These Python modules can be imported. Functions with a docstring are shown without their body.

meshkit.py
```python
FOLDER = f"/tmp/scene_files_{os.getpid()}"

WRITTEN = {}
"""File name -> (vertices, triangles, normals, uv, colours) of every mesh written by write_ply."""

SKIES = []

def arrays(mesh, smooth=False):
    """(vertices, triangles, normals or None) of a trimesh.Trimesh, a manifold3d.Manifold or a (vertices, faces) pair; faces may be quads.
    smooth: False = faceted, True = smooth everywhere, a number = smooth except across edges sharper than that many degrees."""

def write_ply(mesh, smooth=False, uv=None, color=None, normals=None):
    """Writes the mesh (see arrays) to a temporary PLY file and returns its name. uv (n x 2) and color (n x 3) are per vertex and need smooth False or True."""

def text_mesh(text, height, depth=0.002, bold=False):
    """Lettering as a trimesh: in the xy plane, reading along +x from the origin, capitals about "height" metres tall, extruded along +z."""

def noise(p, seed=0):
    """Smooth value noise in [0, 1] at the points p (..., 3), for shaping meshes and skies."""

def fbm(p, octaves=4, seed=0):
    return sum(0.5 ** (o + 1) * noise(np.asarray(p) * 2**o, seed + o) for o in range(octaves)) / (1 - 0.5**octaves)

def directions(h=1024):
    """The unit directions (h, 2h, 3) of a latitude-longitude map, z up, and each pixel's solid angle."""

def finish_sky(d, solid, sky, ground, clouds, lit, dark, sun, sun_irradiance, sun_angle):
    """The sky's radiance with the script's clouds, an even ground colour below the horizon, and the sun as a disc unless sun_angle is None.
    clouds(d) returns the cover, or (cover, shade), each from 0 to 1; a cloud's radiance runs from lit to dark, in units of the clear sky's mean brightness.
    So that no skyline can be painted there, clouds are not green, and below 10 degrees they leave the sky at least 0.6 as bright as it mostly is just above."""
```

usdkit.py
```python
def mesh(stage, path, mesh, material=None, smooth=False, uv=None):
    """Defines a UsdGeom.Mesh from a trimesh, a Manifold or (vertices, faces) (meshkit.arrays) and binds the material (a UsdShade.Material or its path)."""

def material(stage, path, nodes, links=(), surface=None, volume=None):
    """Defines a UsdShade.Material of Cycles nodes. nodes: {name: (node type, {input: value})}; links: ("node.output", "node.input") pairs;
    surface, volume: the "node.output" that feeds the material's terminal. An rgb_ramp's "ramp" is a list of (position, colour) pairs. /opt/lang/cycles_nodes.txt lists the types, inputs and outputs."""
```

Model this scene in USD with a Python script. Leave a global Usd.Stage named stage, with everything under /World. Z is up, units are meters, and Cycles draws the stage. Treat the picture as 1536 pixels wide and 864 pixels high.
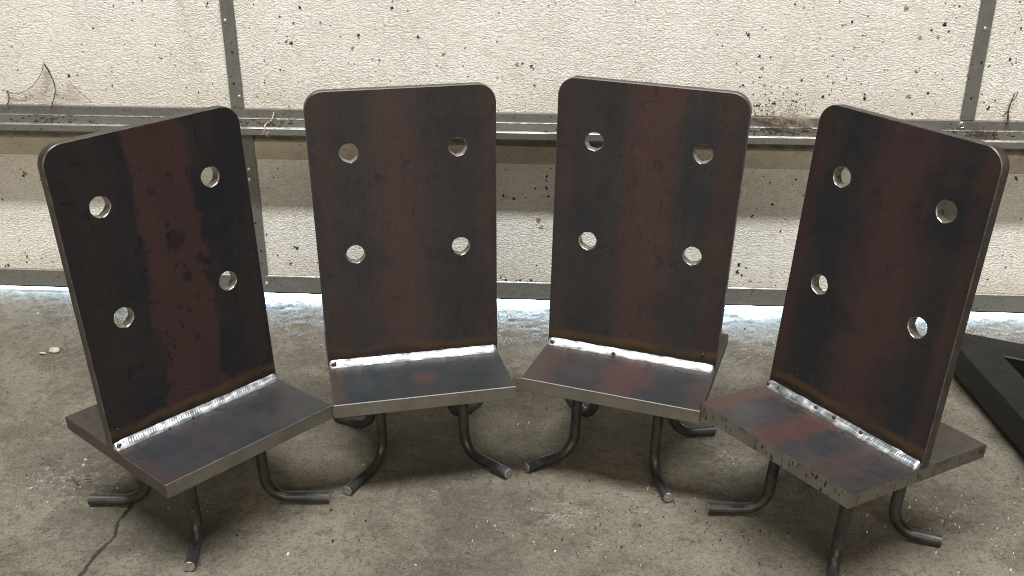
import math, random
import numpy as np, trimesh, usdkit, meshkit
from shapely.geometry import Polygon
from pxr import Usd, UsdGeom, UsdLux, UsdShade, Gf, Sdf, Vt

stage = Usd.Stage.CreateInMemory()
FARL = 20.0
LAMP, DAY, AMB = 146.0, 230.0, 0.035
TILT_A, TILT_B, TILT_C, TILT_D = (-.0618, -.0151), (-.0710, .0014), (-.0542, .0207), (-.1045, .0041)   # how each bracket leans on its uneven legs
UsdGeom.SetStageUpAxis(stage, UsdGeom.Tokens.z)
UsdGeom.SetStageMetersPerUnit(stage, 1.0)
UsdGeom.Xform.Define(stage, '/World')
UsdGeom.Scope.Define(stage, '/World/Looks')
rng = np.random.default_rng(11)
random.seed(5)

# ------------------------------------------------------------------ camera
CAM = np.array([0.0, -2.3028, 1.0763])
YAW, PITCH, ROLL, FOCAL = 0.0642, -0.4224, -0.0002, 1565.6
def rz(a): c, s = math.cos(a), math.sin(a); return np.array([[c, -s, 0], [s, c, 0], [0, 0, 1.0]])
def rx(a): c, s = math.cos(a), math.sin(a); return np.array([[1.0, 0, 0], [0, c, -s], [0, s, c]])
def ry(a): c, s = math.cos(a), math.sin(a); return np.array([[c, 0, s], [0, 1.0, 0], [-s, 0, c]])
def xform(path, R, t):
    x = UsdGeom.Xform.Define(stage, path) if not stage.GetPrimAtPath(path) else UsdGeom.Xformable(stage.GetPrimAtPath(path))
    m = np.eye(4); m[:3, :3] = np.asarray(R).T; m[3, :3] = t
    x.AddTransformOp().Set(Gf.Matrix4d(m.tolist()))
    return stage.GetPrimAtPath(path)
cam = UsdGeom.Camera.Define(stage, '/World/camera')
Rc = rz(YAW) @ rx(PITCH) @ ry(ROLL)
xform('/World/camera', np.stack([Rc[:, 0], Rc[:, 2], -Rc[:, 1]], 1), CAM)
cam.CreateHorizontalApertureAttr(36.0)
cam.CreateVerticalApertureAttr(36.0 * 9 / 16)
cam.CreateFocalLengthAttr(36.0 * FOCAL / 1536)
cam.CreateClippingRangeAttr(Gf.Vec2f(0.05, 100))
cam.CreateExposureAttr(0.0)

# ------------------------------------------------------------------ light: the workshop's lamps and the daylight behind the door
def look_at(path, eye, target, up=(0, 0, 1)):
    eye, target = np.array(eye, float), np.array(target, float)
    b = eye - target; b /= np.linalg.norm(b)
    r = np.cross(up, b); r /= np.linalg.norm(r)
    xform(path, np.stack([r, np.cross(b, r), b], 1), eye)
def rect(name, eye, target, w, h, intensity, color):
    l = UsdLux.RectLight.Define(stage, '/World/' + name)
    l.CreateWidthAttr(w); l.CreateHeightAttr(h); l.CreateIntensityAttr(intensity); l.CreateColorAttr(Gf.Vec3f(*color))
    look_at('/World/' + name, eye, target)
    return l
rect('ceiling_lamp', (0.0, -2.85, 7.6), (0, -0.3, 0.2), 6.5, 0.40, LAMP, (0.985, 0.985, 0.955))
rect('far_workshop_lamp', (0.3, -9.6, 4.5), (0, 0, 0.35), 8.0, 0.9, FARL, (1.0, 0.88, 0.70))
rect('daylight_behind_door', (0.0, 2.2, 0.75), (0, 0, 0.0), 4.0, 1.4, DAY, (0.58, 0.80, 1.0))

def mat(name, nodes, links, surface='p.BSDF'):
    return usdkit.material(stage, '/World/Looks/' + name, nodes, links, surface=surface)
mat('room_air', {'b': ('background_shader', {'color': (1.0, 0.95, 0.88), 'strength': AMB})}, [], 'b.background')
dome = UsdLux.DomeLight.Define(stage, '/World/room_ambience')
UsdShade.MaterialBindingAPI.Apply(dome.GetPrim()).Bind(UsdShade.Material.Get(stage, '/World/Looks/room_air'))

# ------------------------------------------------------------------ helpers for the prims
used = {}
def numbered(path):
    n = used.get(path, 0); used[path] = n + 1
    return path if n == 0 else f'{path}_{n:03d}'
def tag(p, label=None, category=None, group=None, kind=None):
    p = p.GetPrim() if hasattr(p, 'GetPrim') else p
    for k, v in (('label', label), ('category', category), ('group', group), ('kind', kind)):
        if v: p.SetCustomDataByKey(k, v)
    return p
def thing(name, label, category, R=np.eye(3), t=(0, 0, 0), group=None):
    return tag(xform(numbered('/World/' + name), R, t), label, category, group)
def obj(name, mesh, material, parent=None, smooth=False):
    base = parent.GetPath().pathString if parent else '/World'
    return usdkit.mesh(stage, numbered(f'{base}/{name}'), mesh, '/World/Looks/' + material, smooth=smooth).GetPrim()
def TM(v, f): return trimesh.Trimesh(np.asarray(v, float), np.asarray(f, int), process=False)
def cat(ms): return trimesh.util.concatenate(ms)
def box(x0, x1, y0, y1, z0, z1, c=0.0):
    if c <= 0:
        m = trimesh.creation.box((x1 - x0, y1 - y0, z1 - z0))
    else:
        pts = []
        for sx in (0, 1):
            for sy in (0, 1):
                for sz in (0, 1):
                    p = np.array([(x0, x1)[sx], (y0, y1)[sy], (z0, z1)[sz]], float)
                    d = np.array([(1, -1)[sx], (1, -1)[sy], (1, -1)[sz]]) * c
                    for k in range(3):
                        e = d.copy(); e[k] = 0; pts.append(p + e)
        return trimesh.convex.convex_hull(np.array(pts))
    m.apply_translation(((x0 + x1) / 2, (y0 + y1) / 2, (z0 + z1) / 2)); return m
def tube(path, r, n=12, caps=True):
    path = np.asarray(path, float); r = np.broadcast_to(r, len(path))
    t = np.gradient(path, axis=0); t /= np.linalg.norm(t, axis=1, keepdims=True)
    a = np.array([0, 0, 1.0]) if abs(t[0][2]) < .9 else np.array([1.0, 0, 0])
    u = np.cross(t[0], a); u /= np.linalg.norm(u); V = []
    th = np.arange(n) / n * 2 * np.pi
    for i in range(len(path)):
        u = u - t[i] * (u @ t[i]); u /= np.linalg.norm(u); w = np.cross(t[i], u)
        V.append(path[i] + r[i] * (np.cos(th)[:, None] * u + np.sin(th)[:, None] * w))
    V = np.vstack(V); F = []
    for i in range(len(path) - 1):
        for k in range(n):
            a0, a1 = i * n + k, i * n + (k + 1) % n
            F += [(a0, a1, a1 + n), (a0, a1 + n, a0 + n)]
    if caps:
        for i, s in ((0, -1), (len(path) - 1, 1)):
            c = len(V); V = np.vstack([V, path[i]])
            for k in range(n):
                q = (i * n + k, i * n + (k + 1) % n, c)
                F.append(q if s > 0 else q[::-1])
    return TM(V, F)
def spline(pts, n=12):
    from scipy.interpolate import CubicSpline
    p = np.asarray(pts, float); d = np.r_[0, np.cumsum(np.linalg.norm(np.diff(p, axis=0), axis=1))]
    return CubicSpline(d, p)(np.linspace(0, d[-1], n))

# ------------------------------------------------------------------ material helpers
class G:
    """collects the nodes and links of one material"""
    def __init__(s): s.n, s.l, s.k = {}, [], 0
    def add(s, kind, out, ins=None, **vals):
        name = f'n{s.k}'; s.k += 1
        s.n[name] = (kind, vals)
        for a, b in (ins or {}).items(): s.l.append((b, f'{name}.{a}'))
        return f'{name}.{out}'
    def coord(s, kind='object'):
        return s.add('geometry', 'position') if kind == 'world' else s.add('texture_coordinate', 'object')
    def scaled(s, v, sc, loc=(0, 0, 0)): return s.add('mapping', 'vector', {'vector': v}, scale=sc, location=loc)
    def noise(s, v, scale, detail=4, rough=.55, dist=0.0): return s.add('noise_texture', 'fac', {'vector': v}, scale=scale, detail=detail, roughness=rough, distortion=dist)
    def remap(s, x, a, b, c=0.0, d=1.0, smooth=True): return s.add('map_range', 'result', {'value': x}, range_type='smoothstep' if smooth else 'linear', from_min=a, from_max=b, to_min=c, to_max=d, clamp=True)
    def math(s, op, a, b=None, clamp=False):
        ins, vals = {}, {'math_type': op, 'use_clamp': clamp}
        for k, x in (('value1', a), ('value2', b)):
            if isinstance(x, str): ins[k] = x
            elif x is not None: vals[k] = float(x)
        return s.add('math', 'value', ins, **vals)
    def mix(s, fac, a, b, mode='mix'):
        ins, vals = {}, {'mix_type': mode}
        for k, x in (('fac', fac), ('color1', a), ('color2', b)):
            if isinstance(x, str): ins[k] = x
            else: vals[k] = x if np.ndim(x) else float(x)
        return s.add('mix', 'color', ins, **vals)
    def sep(s, v):
        o = s.add('separate_xyz', 'x', {'vector': v}); n = o.split('.')[0]
        return n + '.x', n + '.y', n + '.z'
    def bump(s, h, strength=.3, dist=.001, normal=None):
        return s.add('bump', 'normal', {'height': h, **({'normal': normal} if normal else {})}, strength=strength, distance=dist)
    def done(s, name, **p):
        ins = {k: v for k, v in p.items() if isinstance(v, str)}
        b = s.add('principled_bsdf', 'BSDF', ins, **{k: v for k, v in p.items() if not isinstance(v, str)})
        return mat(name, s.n, s.l, b)

def plain(name, color, rough=.6, metallic=0.0, var=.15, scale=60, bump=.0, coord='object'):
    g = G(); v = g.coord(coord); n = g.noise(v, scale)
    c = np.array(color)
    kw = dict(base_color=g.mix(g.remap(n, .3, .7), tuple(c * (1 - var)), tuple(np.minimum(c * (1 + var), 1))), roughness=g.remap(n, .2, .8, rough - .08, rough + .08), metallic=metallic)
    if bump: kw['normal'] = g.bump(g.noise(v, scale * 4), bump, .0006)
    g.done(name, **kw)

# mill scale: hot-rolled plate, long rolled streaks of red-brown and blue-black.  axis 2: streaks run along z (upright plate), 1: along y (base plate)
def mill_scale(name, seed, axis, dark, brown, bands, patches, weld_side, rough=(.38, .60), coat=.26, flakes=.5):
    g = G(); v0 = g.coord(); v = g.scaled(v0, (1, 1, 1), (seed * 1.37, seed * .71, seed * 2.13))
    x, y, z = g.sep(v0)
    st = (11, 11, 2.2) if axis == 2 else (11, 2.2, 11)
    fine = (210, 210, 5) if axis == 2 else (210, 5, 210)
    n_str = g.noise(g.scaled(v, st), 1.0, 6, .66, .7)
    n_big = g.noise(v, 7, 5, .6, .8)
    n_mid = g.noise(v, 26, 6, .68, .4)
    n_fine = g.noise(g.scaled(v, fine), 1.0, 3, .6)
    n_grain = g.noise(v, 520, 3, .65)
    n_flk = g.noise(g.scaled(v, (48, 48, 30) if axis == 2 else (48, 30, 48)), 1.0, 5, .62, .9)
    D, B = np.array(dark), np.array(brown)
    col = g.mix(g.remap(n_str, .30, .70), tuple(D), tuple(B))
    col = g.mix(g.remap(n_big, .48, .62, 0, .75), col, tuple(D * np.array((.80, .93, 1.10))))
    for c, w, soft, rag, bc, amt in bands:
        wob = g.math('multiply', g.math('subtract', n_mid, .5), rag)
        wob2 = g.math('multiply', g.math('subtract', n_big, .5), rag * 1.2)
        u = g.math('add', g.math('add', x, wob), wob2)
        d = g.math('absolute', g.math('subtract', u, c))
        m = g.remap(d, w + soft, max(w - soft, 0.0))
        m = g.math('multiply', m, g.remap(n_str, .2, .7, amt * .65, amt))
        col = g.mix(m, col, bc)
    for px, pp, pr, pc, amt in patches:      # blotches of their own shape
        dx = g.math('subtract', x, px); dz = g.math('subtract', z if axis == 2 else y, pp)
        d = g.math('sqrt', g.math('add', g.math('multiply', dx, dx), g.math('multiply', dz, dz)))
        d = g.math('add', d, g.math('add', g.math('multiply', g.math('subtract', n_mid, .5), pr * 2.2), g.math('multiply', g.math('subtract', n_big, .5), pr * 2.0)))
        col = g.mix(g.math('multiply', g.remap(d, pr, pr * .7) if pr < .02 else g.remap(d, pr * 1.35, pr * .35), amt), col, pc)
    # crisp flakes where scale has lifted, hairline scratches, grain
    col = g.mix(g.math('multiply', g.remap(n_flk, .615, .635), flakes), col, tuple(D * .72))
    col = g.mix(g.math('multiply', g.remap(g.noise(v, 90, 4, .6, .6), .675, .69), .5), col, tuple(D * .6))
    col = g.mix(g.remap(n_fine, .66, .74, .0, .35), col, tuple(B * 1.9))
    rot = g.add('mapping', 'vector', {'vector': v0}, rotation=(0.4, .9, .5) if axis == 2 else (.3, .4, .8), scale=(260, 260, 4) if axis == 2 else (260, 4, 260))
    col = g.mix(g.remap(g.noise(rot, 1.0, 2, .5), .73, .78, 0, .35), col, tuple(B * 2.4))
    col = g.mix(.55, col, g.mix(g.remap(n_grain, .3, .7), (.62,) * 3, (1.38,) * 3), 'multiply')
    # heat tint beside the weld
    D = B = None
    h = z if axis == 2 else g.math('multiply', y, -1.0 if weld_side < 0 else 1.0)
    hw = g.math('add', h, g.math('multiply', g.math('subtract', g.noise(v, 16, 3), .5), .022))
    if axis == 2:
        col = g.mix(g.remap(hw, .032, .014, 0, .8), col, (.016, .012, .010))
        band = g.math('multiply', g.remap(hw, .036, .026), g.remap(hw, .013, .024))
        col = g.mix(g.math('multiply', g.math('multiply', band, g.remap(n_big, .35, .6, .35, 1.0)), .8), col, (.062, .038, .017))
    else:
        band = g.math('multiply', g.remap(hw, .036, .018), g.remap(g.noise(v, 60, 4, .6, .8), .38, .6))
        col = g.mix(g.math('multiply', band, .55), col, (.060, .050, .038))
    r = g.remap(g.math('add', g.math('multiply', n_mid, .6), g.math('multiply', n_str, .4)), .3, .7, rough[0], rough[1])
    hgt = g.math('add', g.math('multiply', n_mid, .5), g.math('add', g.math('multiply', n_fine, .2), g.math('multiply', n_grain, .25)))
    g.done(name, base_color=col, roughness=r, specular_ior_level=coat, normal=g.bump(hgt, .35, .0008))

# ------------------------------------------------------------------ materials
def panel_material():
    g = G(); p = g.coord('world')
    warp = g.add('noise_texture', 'color', {'vector': g.scaled(p, (1, 1, 1))}, scale=38, detail=2)
    wv = g.add('vector_math', 'vector', {'vector1': p, 'vector2': g.add('vector_math', 'vector', {'vector1': warp}, math_type='scale', scale=.016)}, math_type='add')
    a = g.noise(g.scaled(wv, (80, 80, 185)), 1.0, 2.5, .5, .35)
    ridge = g.math('absolute', g.math('subtract', a, .5))
    amp = g.remap(g.noise(p, 9, 3, .6), .3, .7, .45, 1.0)
    ridge = g.remap(ridge, .0, .10)
    b = g.noise(g.scaled(wv, (150, 150, 260)), 1.0, 2, .5)
    hgt = g.math('add', g.math('multiply', g.math('multiply', ridge, .75), amp), g.math('multiply', b, .45))
    n_big = g.noise(p, 3.2, 4, .6); n_mid = g.noise(p, 17, 5, .65, .5); n_sp = g.noise(p, 190, 3, .6)
    col = g.mix(g.remap(n_big, .3, .7), PANEL_A, PANEL_B)
    col = g.mix(g.remap(n_mid, .57, .75, 0, .30), col, (.42, .34, .25))
    col = g.mix(g.math('multiply', g.remap(n_sp, .68, .76), .35), col, (.25, .19, .13))
    col = g.mix(g.remap(ridge, .25, 0.0, 0, .45), col, (.31, .28, .225))      # dust sitting in the embossed creases
    x, y, z = g.sep(p)
    run = g.noise(g.scaled(p, (26, 26, 1.3)), 1.0, 4, .6, .5)
    col = g.mix(g.math('multiply', g.remap(run, .58, .76), g.remap(n_mid, .3, .6, .15, .42)), col, (.44, .37, .28))      # faint water runs
    sm = g.noise(g.scaled(p, (1, 1, 1), (3.1, 0, 1.7)), 6.5, 6, .7, 1.2)
    col = g.mix(g.remap(sm, .60, .74, 0, .34), col, (.45, .38, .30))                                                     # hand and boot smudges
    low = g.math('add', z, g.math('multiply', g.math('subtract', n_mid, .5), .12))
    d1 = g.math('multiply', g.remap(low, .125, .05), .30)                     # splash dirt along the lower edges of the sections
    d2 = g.math('multiply', g.math('multiply', g.remap(low, .56, .475), g.remap(z, .44, .46)), .22)
    col = g.mix(g.math('add', d1, d2), col, (.40, .32, .23))
    g.done('embossed_panel', base_color=col, roughness=.62, specular_ior_level=.3, normal=g.bump(hgt, .72, .0022))
PANEL_A, PANEL_B = (.685, .668, .63), (.79, .775, .745)
panel_material()

def galv(name, base, metallic=.55, rough=.42, dirt=.4):
    g = G(); p = g.coord('world')
    vor = g.add('voronoi_texture', 'color', {'vector': g.scaled(p, (1, 1, 1))}, scale=260)
    sp = g.add('rgb_to_bw', 'val', {'color': vor})
    n = g.noise(p, 24, 5, .65, .6); n2 = g.noise(g.scaled(p, (8, 40, 40)), 1.0, 4, .6)
    c = np.array(base)
    col = g.mix(g.remap(sp, .2, .8), tuple(c * .93), tuple(c * 1.06))
    col = g.mix(g.remap(n, .48, .72, 0, dirt), col, (.16, .125, .085))
    col = g.mix(g.remap(n2, .55, .75, 0, .4), col, tuple(c * 1.35))
    col = g.mix(g.math('multiply', g.remap(g.noise(p, 120, 3), .64, .7), .7), col, (.05, .038, .028))
    g.done(name, base_color=col, metallic=metallic, roughness=g.remap(n, .3, .7, rough - .1, rough + .15), normal=g.bump(n2, .15, .001))
galv('galvanised_steel', (.215, .215, .205), dirt=.6)
galv('galvanised_stile', (.225, .225, .215), .6, .38, .35)
galv('dusty_ledge', (.062, .054, .043), .03, .85, .4)
galv('coated_top_rail', (.43, .40, .335), .0, .6, .3)
plain('bright_edge', (.80, .80, .78), .28, .9, .1)
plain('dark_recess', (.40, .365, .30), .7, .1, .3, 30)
plain('black_rubber', (.02, .02, .02), .7)

def floor_material():
    g = G(); p = g.coord('world')
    n1 = g.noise(p, 2.6, 5, .6, .5); n2 = g.noise(p, 11, 6, .68, .7); n3 = g.noise(p, 70, 5, .7, .2); n4 = g.noise(p, 420, 3, .7)
    tr = g.noise(g.scaled(p, (30, 7, 10)), 1.0, 4, .6, 1.0)
    n5 = g.noise(p, 190, 4, .75, .4); n6 = g.noise(p, 33, 5, .7, .9)
    col = g.mix(g.remap(n1, .40, .62), FLOOR_A, FLOOR_B)
    col = g.mix(g.remap(n2, .42, .66, 0, .6), col, FLOOR_C)
    col = g.mix(g.remap(n2, .42, .28, 0, .55), col, FLOOR_D)
    col = g.mix(g.remap(n6, .52, .66, 0, .5), col, FLOOR_D)
    col = g.mix(g.remap(n3, .53, .66, 0, .55), col, FLOOR_D)
    col = g.mix(g.remap(n3, .46, .32, 0, .55), col, (.18, .164, .134))
    col = g.mix(g.remap(n5, .53, .61, 0, .6), col, (.045, .038, .029))
    col = g.mix(g.remap(n5, .45, .35, 0, .45), col, (.20, .20, .165))
    col = g.mix(g.math('multiply', g.remap(n4, .60, .68), .7), col, (.33, .31, .265))
    col = g.mix(g.math('multiply', g.remap(n4, .40, .30), .75), col, (.028, .024, .018))
    col = g.mix(g.remap(tr, .60, .72, 0, .35), col, (.05, .043, .034))
    wear = g.add('attribute', 'fac', attribute='grime')
    col = g.mix(wear, col, (.035, .029, .022))
    sd = g.math('absolute', g.math('add', g.add('attribute', 'fac', attribute='crack_side'), g.math('multiply', g.math('subtract', g.noise(p, 95, 5, .75), .5), .016)))
    op = g.add('attribute', 'fac', attribute='crack_open')
    col = g.mix(g.math('multiply', g.math('multiply', g.remap(sd, .0046, .0016), g.remap(n5, .25, .5, 1.0, .8)), op), col, (.007, .006, .0045))
    col = g.mix(g.math('multiply', g.math('multiply', g.remap(sd, .0095, .0065), g.remap(sd, .0042, .0056)), g.math('multiply', op, .15)), col, (.20, .18, .15))
    chalk = g.add('attribute', 'fac', attribute='chalk')
    col = g.mix(g.math('multiply', chalk, g.remap(g.noise(p, 160, 4, .6), .42, .6)), col, (.42, .40, .36))
    hgt = g.math('add', g.math('multiply', n3, .7), g.math('add', g.math('multiply', n5, .5), g.math('multiply', n4, .3)))
    fx, fy, fz = g.sep(p); hgt = g.math('multiply', hgt, g.remap(fy, -.25, -.04, 1.0, .22))
    g.done('worn_concrete', base_color=col, roughness=g.remap(n2, .3, .7, .55, .82), specular_ior_level=.4, normal=g.bump(hgt, .9, .0042))
FLOOR_A, FLOOR_B, FLOOR_C, FLOOR_D = (.100, .087, .066), (.172, .151, .117), (.198, .179, .144), (.058, .049, .036)
floor_material()

def cut_steel(name, color, drag):
    g = G(); v = g.coord(); x, y, z = g.sep(v)
    n = g.noise(v, 30, 4, .6); f = g.noise(g.scaled(v, (380, 380, 26)), 1.0, 2, .5)
    c = np.array(color)
    col = g.mix(g.remap(n, .3, .7), tuple(c * .85), tuple(c * 1.12))
    col = g.mix(g.remap(f, .4, .7, 0, .25), col, tuple(c * 1.3))
    if drag:
        k = g.noise(g.scaled(v, (260, 260, 75)), 1.0, 1.5, .5)
        col = g.mix(g.math('multiply', g.remap(k, .61, .64), .9), col, (.012, .010, .009))
    g.done(name, base_color=col, metallic=.35, roughness=.5, normal=g.bump(f, .2, .0006))
cut_steel('sawn_edge', (.115, .105, .088), False)
cut_steel('flame_cut_edge', (.126, .115, .096), True)
plain('rolled_edge', (.052, .040, .036), .5, .1, .35, 40, .2)
plain('plate_rim', (.050, .041, .036), .45, .25, .35, 30, .15)
plain('bright_arris', (.080, .071, .063), .40, .3, .4, 50)
plain('hole_wall', (.26, .245, .22), .35, .7, .25, 120, .2)
def weld_material():
    g = G(); v = g.coord(); n = g.noise(g.scaled(v, (30, 170, 170)), 1.0, 4, .6, .6); s = g.noise(v, 120, 3)
    col = g.mix(g.remap(n, .35, .7), (.30, .32, .345), (.60, .62, .64))
    col = g.mix(g.math('multiply', g.remap(s, .68, .73), .7), col, (.08, .05, .035))
    g.done('weld_metal', base_color=col, metallic=.85, roughness=g.remap(n, .3, .7, .30, .46), normal=g.bump(n, .35, .0009))
weld_material()
plain('spatter', (.05, .043, .037), .4, .5, .6, 300)
plain('weld_slag', (.035, .02, .013), .45, 0, .4, 300)
def rod_material():
    g = G(); v = g.coord(); n = g.noise(v, 34, 5, .65, .4); s = g.noise(v, 160, 3)
    col = g.mix(g.remap(n, .32, .68), (.024, .026, .028), (.062, .062, .061))
    col = g.mix(g.math('multiply', g.remap(s, .63, .72), .5), col, (.16, .15, .14))
    col = g.mix(g.remap(g.noise(v, 48, 5, .7, .8), .54, .68, 0, .55), col, (.052, .034, .024))
    g.done('rod_steel', base_color=col, metallic=.25, roughness=g.remap(n, .3, .7, .32, .5), normal=g.bump(g.math('add', n, g.math('multiply', s, .6)), .4, .0012))
rod_material()
plain('rod_cut', (.27, .26, .24), .42, .5, .35, 260, .3)
def black_paint():
    g = G(); v = g.coord('world'); n = g.noise(v, 14, 5, .6, .5); s = g.noise(v, 230, 3, .6)
    col = g.mix(g.remap(n, .3, .7), (.006, .006, .006), (.014, .0135, .013))
    col = g.mix(g.math('multiply', g.remap(s, .60, .72), .3), col, (.06, .055, .05))
    g.done('black_primer', specular_ior_level=.22, base_color=col, roughness=g.remap(n, .3, .7, .42, .62), normal=g.bump(s, .2, .0006))
black_paint()
plain('dirt_brown', (.030, .023, .017), .8, 0, .5, 300)
plain('dried_splash', (.30, .215, .14), .75, 0, .35, 300)
plain('chip_pale', (.60, .57, .50), .6, 0, .3, 90, coord='world')
plain('grit_black', (.02, .017, .014), .8, 0, .4, 200)
plain('pebble_stone', (.40, .34, .30), .7, 0, .25, 150, .3)
plain('dry_leaf', (.40, .35, .22), .6, 0, .3, 100)
plain('twig_bark', (.07, .04, .03), .8, 0, .4, 200)
plain('wire_tin', (.50, .43, .34), .4, .6, .4, 200)
def web_material(name, color, lo, hi, amount):
    g = G(); v = g.coord('world')
    n = g.noise(v, 85, 6, .75, .8); n2 = g.noise(v, 22, 3)
    m = g.math('multiply', g.remap(g.math('add', g.math('multiply', n, .7), g.math('multiply', n2, .3)), lo, hi), amount)
    e = g.add('attribute', 'fac', attribute='web_cover')
    m = g.math('multiply', m, e, True)
    d = g.add('diffuse_bsdf', 'BSDF', color=color); tr = g.add('translucent_bsdf', 'BSDF', color=color)
    dt = g.add('mix_closure', 'closure', {'closure1': d, 'closure2': tr}, fac=.4)
    t = g.add('transparent_bsdf', 'BSDF', color=(1, 1, 1))
    out = g.add('mix_closure', 'closure', {'fac': m, 'closure1': t, 'closure2': dt})
    mat(name, g.n, g.l, out)
web_material('web_brown', (.33, .225, .16), .40, .64, .75)
web_material('web_dusty', (.33, .28, .22), .36, .60, .85)

# ------------------------------------------------------------------ floor: one sheet, finer where the photograph looks
def primvar(prim, name, values):
    UsdGeom.PrimvarsAPI(prim).CreatePrimvar(name, Sdf.ValueTypeNames.FloatArray, 'vertex').Set(Vt.FloatArray.FromNumpy(np.asarray(values, np.float32)))
def axis(lo, a, b, hi, step, grow=1.35):
    mid = list(np.arange(a, b + step / 2, step)); d = step; x = a
    left = []
    while x > lo: d *= grow; x -= d; left.append(max(x, lo))
    d = step; x = mid[-1]; right = []
    while x < hi: d *= grow; x += d; right.append(min(x, hi))
    return np.array(left[::-1] + mid + right)
xs, ys = axis(-6, -1.42, 1.02, 6, .0042), axis(-7, -1.16, .03, 1.6, .0042)
X, Y = np.meshgrid(xs, ys)
P3 = np.stack([X, Y, 0 * X], -1)
CRACK = np.array([(-.752, -1.13), (-.757, -1.043), (-.7535, -.985), (-.744, -.945), (-.7545, -.905), (-.7495, -.876), (-.757, -.80), (-.802, -.755), (-.838, -.70), (-.93, -.66), (-1.02, -.60)])
def side_line(line, X, Y):
    best, sd = np.full(X.shape, 9.0), np.full(X.shape, 9.0)
    for a, b in zip(line[:-1], line[1:]):
        ab = b - a; t = np.clip(((X - a[0]) * ab[0] + (Y - a[1]) * ab[1]) / (ab @ ab), 0, 1)
        d = np.hypot(X - a[0] - t * ab[0], Y - a[1] - t * ab[1]); c = ab[0] * (Y - a[1]) - ab[1] * (X - a[0])
        m = d < best; best[m] = d[m]; sd[m] = (d * np.sign(c))[m]
    return sd
def dist_line(line, X, Y):
    best = np.full(X.shape, 9.0)
    for a, b in zip(line[:-1], line[1:]):
        ab = b - a; t = np.clip(((X - a[0]) * ab[0] + (Y - a[1]) * ab[1]) / (ab @ ab), 0, 1)
        best = np.minimum(best, np.hypot(X - a[0] - t * ab[0], Y - a[1] - t * ab[1]))
    return best
wob = (meshkit.fbm(P3 * 60, 4, 3) - .5) * .022
dc = np.abs(dist_line(CRACK, X + wob, Y + wob * .7))
fade = np.clip((-.72 - Y) / .12, .25, 1)
crack = np.clip(1 - dc / .006, 0, 1) * fade
Z = (meshkit.fbm(P3 * 3.1, 3, 1) - .5) * .004 + (meshkit.fbm(P3 * np.array([24, 34, 1]), 4, 7) - .5) * np.clip(.0007 - Y * .012, .0007, .0042) - crack * .003 - .0012
Z += (meshkit.noise(P3 * 70, 9) - .5) * .0012
Z = np.where(Y > -.004, -.0005 + .3 * Z, Z)
blot = np.clip((meshkit.fbm(P3 * 5.5, 4, 21) - .56) * 3, 0, .22)
halo = np.clip(1 - dc / .03, 0, 1) * .25 * fade
def puff(cx, cy, r, sx=1.0): return np.clip(1 - np.hypot((X - cx) / sx, Y - cy) / r, 0, 1)
smear = np.clip((meshkit.fbm(P3 * np.array([60, 110, 1]), 3, 33) - .5) * 7, 0, 1)
chalk = smear * (puff(-.236, -.783, .022, .8) * 1.6 + puff(-.214, -.780, .012, .7) + puff(-.885, -.79, .11, 1.5) * .5 + puff(-.02, -.84, .06, 1.6) * .5 + puff(.30, -.66, .06) * .4)
nx, ny = len(xs), len(ys)
I = np.arange(nx * ny).reshape(ny, nx)
F = np.concatenate([np.stack([I[:-1, :-1], I[:-1, 1:], I[1:, 1:]], -1).reshape(-1, 3), np.stack([I[:-1, :-1], I[1:, 1:], I[1:, :-1]], -1).reshape(-1, 3)])
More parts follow.
